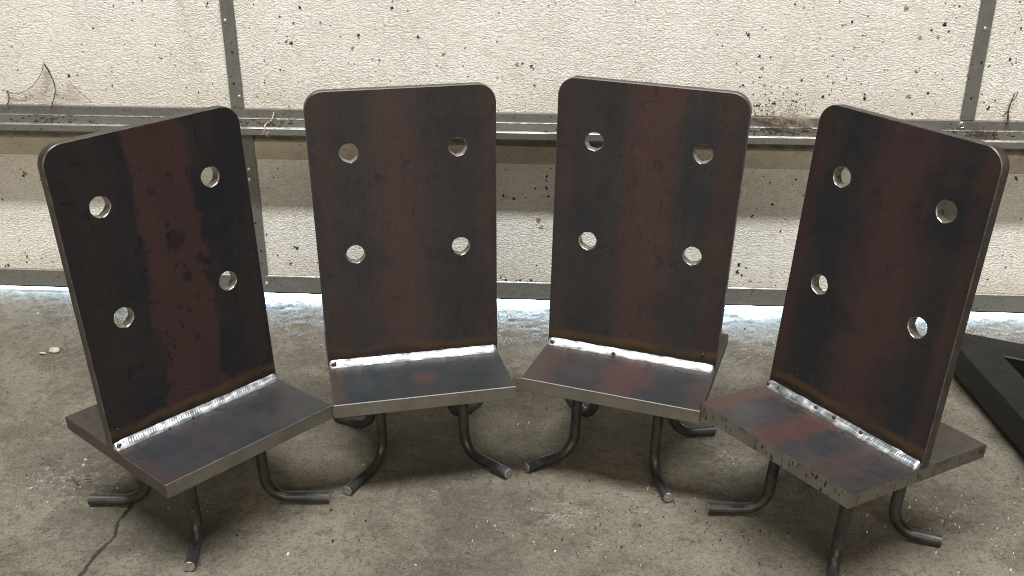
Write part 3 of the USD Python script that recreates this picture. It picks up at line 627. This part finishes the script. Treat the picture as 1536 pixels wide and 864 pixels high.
SPECKS = [(np.float64(-1.0349),np.float64(0.6973),3.2,0),(np.float64(-0.9894),np.float64(0.7056),2.7,0),(np.float64(-0.9679),np.float64(0.7101),2.7,0),(np.float64(-0.9462),np.float64(0.6808),2.3,0),(np.float64(-0.9962),np.float64(0.6671),2.3,0),(np.float64(-1.2187),np.float64(0.6637),1.8,0),(np.float64(-1.0888),np.float64(0.6484),3.2,0),(np.float64(-1.2865),np.float64(0.6057),2.7,0),(np.float64(-1.2818),np.float64(0.552),2.7,0),(np.float64(-1.1644),np.float64(0.5408),5.0,0),(np.float64(-1.1434),np.float64(0.542),2.7,0),(np.float64(-1.0657),np.float64(0.5196),3.6,0),(np.float64(-1.0813),np.float64(0.511),1.8,0),(np.float64(-0.9187),np.float64(0.5925),1.8,0),(np.float64(-0.9418),np.float64(0.5832),2.7,0),(np.float64(-0.9115),np.float64(0.5677),1.8,0),(np.float64(-1.06),np.float64(0.5611),1.8,0),(np.float64(-1.0615),np.float64(0.5519),2.3,0),(np.float64(-0.8307),np.float64(0.5278),1.8,0),(np.float64(-0.8925),np.float64(0.5176),2.7,0),(np.float64(-0.8035),np.float64(0.4936),2.3,0),(np.float64(-1.2987),np.float64(0.5851),1.4,0),(np.float64(-1.2585),np.float64(0.6097),1.8,0),(np.float64(-1.2632),np.float64(0.645),1.4,0),(np.float64(-0.8206),np.float64(0.706),4.1,0),(np.float64(-0.8237),np.float64(0.6995),2.7,0),(np.float64(-0.615),np.float64(0.6996),4.1,0),(np.float64(-0.6625),np.float64(0.6787),3.2,0),(np.float64(-0.6323),np.float64(0.6647),2.7,0),(np.float64(-0.6735),np.float64(0.6476),1.8,0),(np.float64(-0.6398),np.float64(0.6207),5.0,0),(np.float64(-0.6507),np.float64(0.625),2.7,0),(np.float64(-0.7534),np.float64(0.5992),1.8,0),(np.float64(-0.7058),np.float64(0.5819),2.7,0),(np.float64(-0.7093),np.float64(0.5365),2.3,0),(np.float64(-0.7099),np.float64(0.531),2.3,0),(np.float64(-0.6701),np.float64(0.5621),1.8,0),(np.float64(-0.7306),np.float64(0.4994),5.0,1),(np.float64(-0.6313),np.float64(0.534),1.4,0),(np.float64(-0.8659),np.float64(0.5065),3.2,0),(np.float64(-0.703),np.float64(0.5068),2.3,0),(np.float64(-1.1212),np.float64(0.6132),3.6,1),(np.float64(-1.1911),np.float64(0.6204),2.7,1),(np.float64(-0.6144),np.float64(0.6983),4.1,0),(np.float64(-0.6618),np.float64(0.6787),3.2,0),(np.float64(-0.6316),np.float64(0.6647),2.3,0),(np.float64(-0.6728),np.float64(0.6476),1.8,0),(np.float64(-0.6413),np.float64(0.6207),5.5,0),(np.float64(-0.6534),np.float64(0.6227),3.6,1),(np.float64(-0.5281),np.float64(0.6375),3.2,0),(np.float64(-0.4889),np.float64(0.6402),5.0,0),(np.float64(-0.4879),np.float64(0.6345),2.3,0),(np.float64(-0.4109),np.float64(0.7004),5.0,0),(np.float64(-0.4089),np.float64(0.7146),3.2,0),(np.float64(-0.3763),np.float64(0.6957),2.3,0),(np.float64(-0.3559),np.float64(0.6375),4.1,0),(np.float64(-0.5718),np.float64(0.6667),2.7,0),(np.float64(-0.177),np.float64(0.6935),2.7,0),(np.float64(-0.1822),np.float64(0.63),3.2,0),(np.float64(-0.1674),np.float64(0.7022),1.8,0),(np.float64(-0.0546),np.float64(0.7152),2.3,0),(np.float64(-0.0683),np.float64(0.7083),2.7,0),(np.float64(-0.46),np.float64(0.5875),4.1,1),(np.float64(-0.4443),np.float64(0.5855),2.7,0),(np.float64(-0.5018),np.float64(0.5771),1.8,0),(np.float64(-0.5028),np.float64(0.6114),8.2,1),(np.float64(-0.3066),np.float64(0.5718),1.8,0),(np.float64(-0.2572),np.float64(0.576),3.6,1),(np.float64(-0.1255),np.float64(0.5832),3.6,0),(np.float64(-0.1055),np.float64(0.5777),4.6,0),(np.float64(-0.101),np.float64(0.5716),2.7,0),(np.float64(-0.0984),np.float64(0.5344),4.6,0),(np.float64(-0.1813),np.float64(0.5512),2.3,0),(np.float64(-0.0791),np.float64(0.6037),1.8,0),(np.float64(-0.6704),np.float64(0.5612),2.7,0),(np.float64(-0.6636),np.float64(0.5599),1.8,0),(np.float64(-0.3),np.float64(0.6008),5.5,1),(np.float64(-0.1634),np.float64(0.5402),1.8,0),(np.float64(-0.252),np.float64(0.6146),4.1,1),(np.float64(-0.4488),np.float64(0.6538),2.3,1),(np.float64(-0.1366),np.float64(0.5786),7.3,1),(np.float64(0.4551),np.float64(0.7171),3.2,0),(np.float64(0.4748),np.float64(0.7102),4.6,1),(np.float64(0.3257),np.float64(0.6842),1.8,0),(np.float64(0.687),np.float64(0.7104),9.1,1),(np.float64(0.6892),np.float64(0.7092),3.2,0),(np.float64(0.5789),np.float64(0.6816),4.1,0),(np.float64(0.56),np.float64(0.6742),2.7,0),(np.float64(0.5662),np.float64(0.6756),2.3,0),(np.float64(0.3627),np.float64(0.6519),4.6,0),(np.float64(0.3582),np.float64(0.6548),2.7,0),(np.float64(0.3656),np.float64(0.6442),1.8,0),(np.float64(0.516),np.float64(0.6716),1.8,0),(np.float64(0.6108),np.float64(0.6937),2.3,0),(np.float64(0.6045),np.float64(0.6536),3.6,0),(np.float64(0.6492),np.float64(0.6392),3.6,1),(np.float64(0.5155),np.float64(0.6469),1.8,0),(np.float64(0.7482),np.float64(0.6659),4.6,0),(np.float64(0.7732),np.float64(0.6788),5.5,0),(np.float64(0.784),np.float64(0.6642),3.6,0),(np.float64(0.7633),np.float64(0.6504),4.6,1),(np.float64(0.7258),np.float64(0.6487),5.5,1),(np.float64(0.7971),np.float64(0.7165),3.6,0),(np.float64(0.7873),np.float64(0.7185),2.3,0),(np.float64(0.7672),np.float64(0.7224),2.3,0),(np.float64(0.3907),np.float64(0.6057),4.1,0),(np.float64(0.4146),np.float64(0.6038),3.2,0),(np.float64(0.3997),np.float64(0.5796),6.4,1),(np.float64(0.4077),np.float64(0.5422),4.1,1),(np.float64(0.4401),np.float64(0.6473),1.8,0),(np.float64(0.3091),np.float64(0.6271),2.3,0),(np.float64(0.6777),np.float64(0.6182),1.8,0),(np.float64(0.6194),np.float64(0.6096),1.8,0),(np.float64(0.6613),np.float64(0.579),2.7,0),(np.float64(0.6684),np.float64(0.5799),1.8,0),(np.float64(0.7284),np.float64(0.5778),6.4,1),(np.float64(0.7309),np.float64(0.5756),2.7,0),(np.float64(0.7871),np.float64(0.562),2.3,0),(np.float64(0.7198),np.float64(0.5226),6.8,1),(np.float64(0.7244),np.float64(0.5205),2.7,0),(np.float64(0.6279),np.float64(0.5167),5.5,0),(np.float64(0.6266),np.float64(0.5256),3.2,0),(np.float64(0.7615),np.float64(0.5308),4.1,0),(np.float64(0.7342),np.float64(0.4848),3.6,0),(np.float64(0.4868),np.float64(0.5545),4.1,0),(np.float64(0.5418),np.float64(0.5641),4.1,0),(np.float64(0.5552),np.float64(0.5497),4.1,0),(np.float64(0.5334),np.float64(0.5727),1.8,0),(np.float64(0.5374),np.float64(0.5188),4.1,0),(np.float64(0.5832),np.float64(0.5603),2.7,0),(np.float64(0.5722),np.float64(0.5113),1.8,0),(np.float64(0.3425),np.float64(0.5897),2.3,0),(np.float64(0.3831),np.float64(0.5493),2.7,0),(np.float64(0.396),np.float64(0.5597),2.7,0),(np.float64(0.4583),np.float64(0.5376),2.7,0),(np.float64(0.362),np.float64(0.5415),3.6,0),(np.float64(0.3557),np.float64(0.5391),2.3,0),(np.float64(0.4336),np.float64(0.5023),5.5,0),(np.float64(0.3968),np.float64(0.4972),4.6,0),(np.float64(0.4406),np.float64(0.5405),2.3,0),(np.float64(0.4232),np.float64(0.5402),2.3,0),(np.float64(0.4119),np.float64(0.5222),2.7,0),(np.float64(0.4509),np.float64(0.525),2.7,0),(np.float64(0.4816),np.float64(0.5233),2.3,0),(np.float64(0.422),np.float64(0.5089),2.7,0),(np.float64(0.471),np.float64(0.5007),2.7,0),(np.float64(0.5015),np.float64(0.5012),2.3,0),(np.float64(0.3857),np.float64(0.5217),2.3,0),(np.float64(0.551),np.float64(0.5244),2.7,0),(np.float64(0.5542),np.float64(0.5333),2.3,0),(np.float64(0.8807),np.float64(0.5916),4.1,0),(np.float64(0.9322),np.float64(0.6723),3.6,0),(np.float64(0.9195),np.float64(0.7269),3.2,0),(np.float64(0.922),np.float64(0.6064),4.1,0),(np.float64(0.9283),np.float64(0.5958),2.7,0),(np.float64(0.9346),np.float64(0.6066),1.8,0),(np.float64(0.8771),np.float64(0.5295),5.0,1),(np.float64(0.8955),np.float64(0.4987),5.9,0),(np.float64(0.9072),np.float64(0.5167),2.7,0),(np.float64(0.8846),np.float64(0.5119),2.3,0),(np.float64(0.9214),np.float64(0.6638),2.3,0),(np.float64(0.8379),np.float64(0.5706),1.8,0),(np.float64(0.8949),np.float64(0.7052),1.8,0),(np.float64(0.9216),np.float64(0.7055),1.8,0),(np.float64(0.9286),np.float64(0.691),1.8,0),(np.float64(-1.3141),np.float64(0.3043),10.1,1),(np.float64(-1.3189),np.float64(0.2973),4.4,0),(np.float64(-1.3518),np.float64(0.088),5.1,0),(np.float64(-1.3547),np.float64(0.073),3.8,0),(np.float64(-1.4041),np.float64(0.0641),5.1,0),(np.float64(-1.4118),np.float64(0.0617),3.2,0),(np.float64(-1.3621),np.float64(0.132),3.2,0),(np.float64(-1.2797),np.float64(0.2877),2.5,0),(np.float64(-1.3279),np.float64(0.2866),2.5,0),(np.float64(-1.3829),np.float64(0.2362),3.8,0),(np.float64(-1.3244),np.float64(0.3145),2.5,0),(np.float64(-1.3148),np.float64(0.0853),2.5,0),(np.float64(-0.6988),np.float64(0.3274),2.5,0),(np.float64(-0.6625),np.float64(0.3653),2.5,0),(np.float64(-0.7107),np.float64(0.3067),2.5,0),(np.float64(-0.6696),np.float64(0.1281),6.3,0),(np.float64(-0.6761),np.float64(0.1315),3.8,0),(np.float64(-0.6903),np.float64(0.0874),4.4,0),(np.float64(-0.7415),np.float64(0.1623),3.2,0),(np.float64(-0.6659),np.float64(0.2105),1.9,0),(np.float64(-0.7227),np.float64(0.1448),2.5,0),(np.float64(-0.7192),np.float64(0.1086),3.2,0),(np.float64(-0.1623),np.float64(0.3367),3.0,0),(np.float64(-0.068),np.float64(0.3228),4.8,0),(np.float64(-0.0691),np.float64(0.3133),3.6,0),(np.float64(-0.0676),np.float64(0.2941),6.0,0),(np.float64(-0.0951),np.float64(0.2923),3.6,0),(np.float64(-0.0631),np.float64(0.2737),4.2,0),(np.float64(-0.1685),np.float64(0.2726),4.2,0),(np.float64(-0.144),np.float64(0.2667),4.2,0),(np.float64(-0.1163),np.float64(0.2705),3.0,0),(np.float64(-0.0851),np.float64(0.2158),10.7,1),(np.float64(-0.0787),np.float64(0.1962),8.4,1),(np.float64(-0.1024),np.float64(0.06),4.2,0),(np.float64(-0.1279),np.float64(0.0593),5.4,0),(np.float64(-0.1374),np.float64(0.0576),3.6,0),(np.float64(-0.1629),np.float64(0.0583),4.2,0),(np.float64(-0.1756),np.float64(0.0649),3.6,0),(np.float64(-0.0901),np.float64(0.0982),2.4,0),(np.float64(-0.0911),np.float64(0.3864),2.4,0),(np.float64(-0.0592),np.float64(0.342),2.4,0),(np.float64(0.4424),np.float64(0.3185),3.3,0),(np.float64(0.4265),np.float64(0.3322),2.7,0),(np.float64(0.4531),np.float64(0.2656),4.7,0),(np.float64(0.4785),np.float64(0.2012),4.7,0),(np.float64(0.3897),np.float64(0.1136),6.0,0),(np.float64(0.3879),np.float64(0.0947),6.7,0),(np.float64(0.3989),np.float64(0.0874),4.0,0),(np.float64(0.4091),np.float64(0.2358),4.7,0),(np.float64(0.5204),np.float64(0.2885),3.3,0),(np.float64(0.4175),np.float64(0.254),2.7,0),(np.float64(0.4996),np.float64(0.3267),2.7,0),(np.float64(0.4025),np.float64(0.3421),2.0,0),(np.float64(0.4075),np.float64(0.1065),3.3,0),(np.float64(0.9862),np.float64(0.3399),6.2,0),(np.float64(1.0041),np.float64(0.1238),2.7,0),(np.float64(0.9688),np.float64(0.0921),3.4,0),(np.float64(0.9916),np.float64(0.1537),2.7,0)]
dark, tan = [], []
for i, (x, z, d, t) in enumerate(SPECKS):
    d *= .001
    (tan if t else dark).append(stuck(x, z, d * (1.35 if t else 1.45), i, .0004 if t else .0012))
    if not t and d > .0035 and i % 2: dark.append(stuck(x + .003, z - .004, d * .4, i + 900, .0006))
CL = [(-1.20, .50, .03), (-1.36, .09, .02), (-1.29, .20, .02), (.72, .55, .05), (.98, .50, .04), (.56, .60, .05), (.03, .33, .03), (.02, .065, .02), (.48, .085, .02), (-.67, .10, .04), (-.35, .52, .05), (.93, .30, .03)]
g = np.random.default_rng(77)
for i in range(1900):
    x = g.uniform(-1.45, 1.1); z = g.uniform(.475, .76) if i % 3 else g.uniform(.058, .35)
    if i % 5 == 1: x, z = (g.normal(.42, .05), .474 + abs(g.normal(0, .025)))
    elif i % 5 == 2: c_ = CL[g.integers(0, len(CL))]; x, z = c_[0] + g.normal(0, c_[2]), c_[1] + g.normal(0, c_[2])
    if z < .058: continue
    if i % 4 == 0: z = (.474 if i % 3 else .058) + abs(g.normal(0, .02))
    if min(abs(x + .777), abs(x - .854)) < .018 or .352 < z < .474 or z > .9: continue
    (tan if g.random() < .3 else dark).append(stuck(x, z, abs(g.normal(0, .0013)) + .0008, 2000 + i, .0004))
for i in range(230):      # fly dirt on rails and ledge lip
    x = g.uniform(-1.45, 1.1); k = i % 4
    if k == 0: dark.append(stuck(x, g.uniform(.020, .0545), g.uniform(.0012, .0036), 4000 + i, .0005, -.0021))
    elif k == 1: dark.append(stuck(x, g.uniform(.434, .446), g.uniform(.001, .003), 4000 + i, .0006, -.0774))
    elif k == 2: dark.append(stuck(x, g.uniform(.356, .392), g.uniform(.001, .0028), 4000 + i, .0005, .0001))
    else: dark.append(stuck(x, g.uniform(.453, .470), g.uniform(.0012, .003), 4000 + i, .0006, -.0034))
tag(obj('dirt_specks', cat(dark), 'dirt_brown'), 'dark fly dirt and mud flecks stuck on the cream door', 'dirt', kind='stuff')
tag(obj('dried_splashes', cat(tan), 'dried_splash'), 'pale brown dried splashes on the cream door', 'stains', kind='stuff')

def fibre(p, d, seed, n=9, r=.0005, curl=.35, droop=0):
    g = np.random.default_rng(seed); p = np.array(p, float); d = np.array(d, float); L = np.linalg.norm(d) / n; d /= np.linalg.norm(d); out = [p.copy()]
    for _ in range(n):
        d = d + curl * g.standard_normal(3) + np.array([0, 0, -droop]); d /= np.linalg.norm(d); p = p + d * L; out.append(p.copy())
    return tube(out, np.linspace(r, r * .5, len(out)), 5)
# crumbs and fibres lying on the ledge
cr = []
g = np.random.default_rng(31)
for i in range(260):
    cx = g.choice([-1.22, -.73, -.68, -.30, .02, .44, .88, 99], p=[.08, .14, .08, .06, .06, .22, .16, .20])
    x = g.uniform(-1.4, 1.08) if cx > 9 else g.normal(cx, .05); y = g.uniform(-.071, -.010)
    s = trimesh.creation.icosphere(1, 1); s.vertices *= 1 + .4 * g.standard_normal((42, 1)).clip(-1, 1)
    r = g.uniform(.0007, .0026); s.apply_scale((r * 1.4, r, r * .7)); s.apply_translation((x, y, .4484 + r * .4)); cr.append(s)
    if i % 3 == 0:
        cr.append(fibre((x, y, .4497), (g.uniform(-.05, .05), g.uniform(-.01, .012), g.uniform(0, .01)), i, 8, .00055, .35))
tag(obj('ledge_crumbs', cat(cr), 'dirt_brown'), 'dirt crumbs and dry fibres lying along the door ledge', 'debris', kind='stuff')

# cobwebs
def web_sheet(poly, ys_, seed, n=46, sag=.006):
    """a film over the outline poly (x, z); ys_(x, z): its distance from the door; density falls towards the rim"""
    P_ = Polygon(poly); x0, z0, x1, z1 = P_.bounds; gx = np.linspace(x0, x1, n); gz = np.linspace(z0, z1, n); XX, ZZ = np.meshgrid(gx, gz)
    from shapely import contains_xy, distance, points
    ins = contains_xy(P_.buffer(.001), XX, ZZ); YY = ys_(XX, ZZ) + sag * (meshkit.fbm(np.stack([XX * 30, 0 * XX, ZZ * 30], -1), 3, seed) - .5)
    den = np.clip(distance(P_.exterior, points(XX, ZZ)) / .018, .0, 1)
    I_ = np.arange(n * n).reshape(n, n); F_ = []
    for a in range(n - 1):
        for b in range(n - 1):
            q = (I_[a, b], I_[a, b + 1], I_[a + 1, b + 1], I_[a + 1, b])
            if all(ins.ravel()[list(q)]): F_ += [q[:3], (q[0], q[2], q[3])]
    F_ = np.array(F_); keep = np.unique(F_); back = np.zeros(n * n, int); back[keep] = np.arange(len(keep))
    return TM(np.stack([XX, YY, ZZ], -1).reshape(-1, 3)[keep], back[F_]), den.ravel()[keep]
cw = thing('cobweb', 'brown cobweb fanned over the cream panel at the far left', 'cobweb', np.eye(3), (0, 0, 0))
m, den = web_sheet([(-1.316, .508), (-1.299, .500), (-1.275, .503), (-1.246, .520), (-1.228, .541), (-1.2165, .565), (-1.207, .552), (-1.201, .530), (-1.200, .505), (-1.205, .480), (-1.25, .4745), (-1.31, .4745), (-1.317, .482)], lambda x, z: -.002 - .012 * np.clip((.53 - z) / .06, 0, 1), 3)
s = obj('web_film', m, 'web_brown', cw, smooth=True); primvar(s, 'web_cover', np.clip(.15 + 1.0 * den, 0, 1))
m, den = web_sheet([(-1.200, .500), (-1.18, .520), (-1.163, .531), (-1.145, .510), (-1.118, .481), (-1.13, .475), (-1.17, .476), (-1.199, .478)], lambda x, z: -.001 - .006 * np.clip((.53 - z) / .06, 0, 1), 4)
s = obj('web_film', m, 'web_brown', cw, smooth=True); primvar(s, 'web_cover', .6 * den)
for pts, r in (([(-1.2149, -.003, .5712), (-1.2078, -.004, .5554), (-1.1992, -.005, .5332), (-1.1979, -.006, .5058), (-1.2015, -.008, .4931), (-1.2114, -.011, .4677)], .0012),
               ([(-1.3156, -.002, .5047), (-1.2989, -.003, .4987), (-1.2749, -.004, .5028), (-1.2456, -.004, .5221), (-1.2277, -.003, .5423), (-1.2167, -.002, .5671)], .0007),
               ([(-1.3145, -.003, .5052), (-1.3127, -.006, .4825), (-1.3171, -.009, .4736)], .0014),
               ([(-1.163, -.001, .5306), (-1.1508, -.002, .5133), (-1.1356, -.003, .4985), (-1.1181, -.004, .4811)], .0006),
               ([(-1.1985, -.006, .501), (-1.192, -.007, .496)], .0010), ([(-1.213, -.003, .566), (-1.204, -.004, .550)], .0018)):
    obj('web_strand', tube(spline(pts, 18), r * (1 + .25 * np.sin(np.arange(18) * 1.7)), 6), 'twig_bark', cw, smooth=True)
cw = thing('cobweb', 'grey dusty cobweb clump on the ledge between the two right brackets', 'cobweb', np.eye(3), (0, 0, 0))
for poly, yy, sd in (([(.41, .479), (.43, .485), (.461, .4905), (.49, .492), (.508, .486), (.518, .470), (.5251, .4532), (.505, .452), (.487, .4555), (.462, .462), (.44, .466)], lambda x, z: -.004 - .045 * np.clip((.490 - z) / .045, 0, 1), 5),
                     ([(.405, .478), (.44, .480), (.47, .474), (.489, .462), (.480, .452), (.448, .450), (.425, .456)], lambda x, z: -.010 - .035 * np.clip((.480 - z) / .035, 0, 1), 6)):
    m, den = web_sheet(poly, yy, sd); s = obj('web_film', m, 'web_dusty', cw, smooth=True); primvar(s, 'web_cover', np.clip(.05 + 1.2 * den, 0, 1))
for pts, r in (([(.3884, -.006, .4765), (.4151, -.010, .4765), (.4491, -.014, .4760), (.4823, -.028, .4660), (.5074, -.034, .4590), (.5254, -.040, .4510)], .0011), ([(.4888, -.04, .4583), (.5055, -.042, .4595), (.5208, -.044, .4569)], .0010)):
    obj('web_strand', tube(spline(pts, 18), r * (1 + .3 * np.sin(np.arange(18) * 2.1)), 6), 'twig_bark', cw, smooth=True)
g = np.random.default_rng(8)
tang = [fibre((g.normal(.452, .022), g.uniform(-.03, -.006), g.uniform(.452, .478)), (g.uniform(-.04, .04), g.uniform(-.015, .01), g.uniform(-.014, .012)), 500 + i, 10, .00055, .5) for i in range(60)]
obj('tangle', cat(tang), 'twig_bark', cw, smooth=True)
# wire twisted round the ledge
w = thing('twisted_wire', 'short twist of thin wire hanging over the door ledge by the left bracket', 'wire', np.eye(3), (0, 0, 0))
tt = np.linspace(0, 1, 70)
for ph in (0, np.pi):
    ax = spline([(-.6925, -.006, .466), (-.6935, -.040, .4525), (-.6945, -.078, .4495), (-.6950, -.0795, .436)], 70)
    pth = ax + .0013 * np.c_[np.cos(tt * 42 + ph), .4 * np.sin(tt * 42 + ph), .9 * np.sin(tt * 42 + ph)]
    obj('strand', tube(pth, .00085, 6), 'wire_tin', w, smooth=True)
for dx, dz in ((-.009, -.004), (.006, -.007), (-.003, .006), (.010, .003)):
    obj('wire_end', tube([(-.695, -.0795, .437), (-.695 + dx * .5, -.081, .437 + dz * .4), (-.695 + dx, -.080, .437 + dz)], .0008, 6), 'wire_tin', w, smooth=True)
# dried stem and nest of fibres at the right end of the ledge
st = thing('dried_stem', 'blackened dry stem stuck upright on the panel at the far right', 'dry stem', np.eye(3), (0, 0, 0))
obj('stem', tube(spline([(.9431, -.003, .5346), (.9388, -.004, .516), (.9368, -.004, .4952), (.9385, -.005, .4806), (.938, -.008, .466)], 16), np.linspace(.0011, .0026, 16) * (1 + .3 * np.sin(np.arange(16) * 2.3)), 7), 'twig_bark', st, smooth=True)
obj('shoot', tube(spline([(.9388, -.004, .516), (.946, -.003, .524), (.949, -.002, .538)], 8), .0008, 6), 'twig_bark', st, smooth=True)
obj('shoot', tube(spline([(.9372, -.004, .497), (.931, -.003, .488), (.927, -.003, .483)], 8), .0012, 6), 'twig_bark', st, smooth=True)
g = np.random.default_rng(18)
nst = [fibre((g.normal(.880, .016), g.uniform(-.06, -.02), .4495 + abs(g.normal(0, .003))), (g.uniform(-.03, .03), g.uniform(-.012, .012), g.uniform(-.002, .006)), 700 + i, 8, .0007, .45) for i in range(60)]
tag(obj('dry_fibre_nest', cat(nst), 'twig_bark'), 'small nest of dry reddish fibres on the right end of the ledge', 'debris')

# on the floor
def stone(c, sx, sy, sz, seed):
    s = trimesh.creation.icosphere(3, 1.0); n = meshkit.fbm(s.vertices * 1.4 + seed, 3, seed) - .5
    s.vertices *= (1 + .5 * n)[:, None]; s.apply_scale((sx, sy, sz)); s.apply_translation((c[0], c[1], sz * .75)); return s
tag(obj('pebble', stone((-1.1413, -.3236), .0115, .0085, .0062, 4), 'pebble_stone', smooth=True), 'small pinkish pebble on the floor left of the left bracket', 'pebble')
lf = np.array([(0, 0, .002), (.007, .003, .004), (.014, .002, .003), (.019, -.001, .002), (.013, -.003, .003), (.006, -.003, .0025)]) + np.array([-1.172, -.336, .0005])
lm = TM(np.vstack([lf, lf + (0, 0, .0007)]), [(0, 2, 1), (0, 3, 2), (0, 4, 3), (0, 5, 4), (6, 7, 8), (6, 8, 9), (6, 9, 10), (6, 10, 11)] + [q for k in range(6) for q in ((k, (k + 1) % 6, (k + 1) % 6 + 6), (k, (k + 1) % 6 + 6, k + 6))])
tag(obj('leaf_scrap', lm, 'dry_leaf'), 'scrap of yellow leaf beside the pinkish pebble', 'leaf')
tw = thing('twig', 'thin forked reddish twig on the floor behind the left bracket foot', 'twig', np.eye(3), (0, 0, 0))
obj('stem', tube(spline([(-.886, -.792, .004), (-.876, -.803, .003), (-.866, -.812, .002)], 8), .0011, 6), 'twig_bark', tw, smooth=True)
obj('side_shoot', tube(spline([(-.870, -.811, .003), (-.862, -.803, .004), (-.848, -.799, .003)], 8), .0008, 6), 'twig_bark', tw, smooth=True)
def chip(x, y, d, seed, asp=.6, up=.0):
    g = np.random.default_rng(seed); n = 7; a = np.sort(g.uniform(0, 2 * np.pi, n)); r = d / 2 * g.uniform(.6, 1.1, n); th = g.uniform(0, 6.28)
    p = np.c_[r * np.cos(a), asp * r * np.sin(a)] @ np.array([[np.cos(th), -np.sin(th)], [np.sin(th), np.cos(th)]])
    h = d * .16 + .0004; tilt = g.uniform(-.25, .25, 2); z0 = p @ tilt + .0008
    V = np.vstack([np.c_[x + p[:, 0], y + p[:, 1], z0 - .002], np.c_[x + .85 * p[:, 0], y + .85 * p[:, 1], z0 + h]])
    F = [(k, (k + 1) % n, (k + 1) % n + n) for k in range(n)] + [(k, (k + 1) % n + n, k + n) for k in range(n)] + [(n, n + k, n + k + 1) for k in range(1, n - 1)]
    return TM(V, F)
g = np.random.default_rng(55); pale, black = [], []
pale.append(chip(.1408, -.7584, .012, 1, .35))
for i in range(330):
    c = g.integers(0, 5)
    if c == 0: x, y = g.normal(-.90, .06), g.normal(-.80, .04)
    elif c == 1: x, y = g.normal(.02, .10), g.normal(-.86, .05)
    elif c == 2: x, y = g.normal(.66, .08), g.normal(-.80, .07)
    else: x, y = g.uniform(-1.35, 1.0), g.uniform(-1.12, -.03)
    pale.append(chip(x, y, g.choice([.0014, .002, .003, .0045, .007], p=[.32, .33, .22, .09, .04]), 100 + i, g.uniform(.3, .9)))
for i in range(280):
    x, y = (g.uniform(-1.35, 1.0), g.uniform(-1.12, -.03)) if i % 3 else (g.normal(.1, .22), g.normal(-.88, .07))
    black.append(chip(x, y, g.choice([.0016, .0024, .0036, .005], p=[.4, .35, .19, .06]), 900 + i, g.uniform(.5, 1)))
tag(obj('pale_chips', cat(pale), 'chip_pale'), 'pale chips of paint and stone scattered over the concrete', 'chips', kind='stuff')
tag(obj('black_grit', cat(black), 'grit_black'), 'black grit scattered over the concrete', 'grit', kind='stuff')
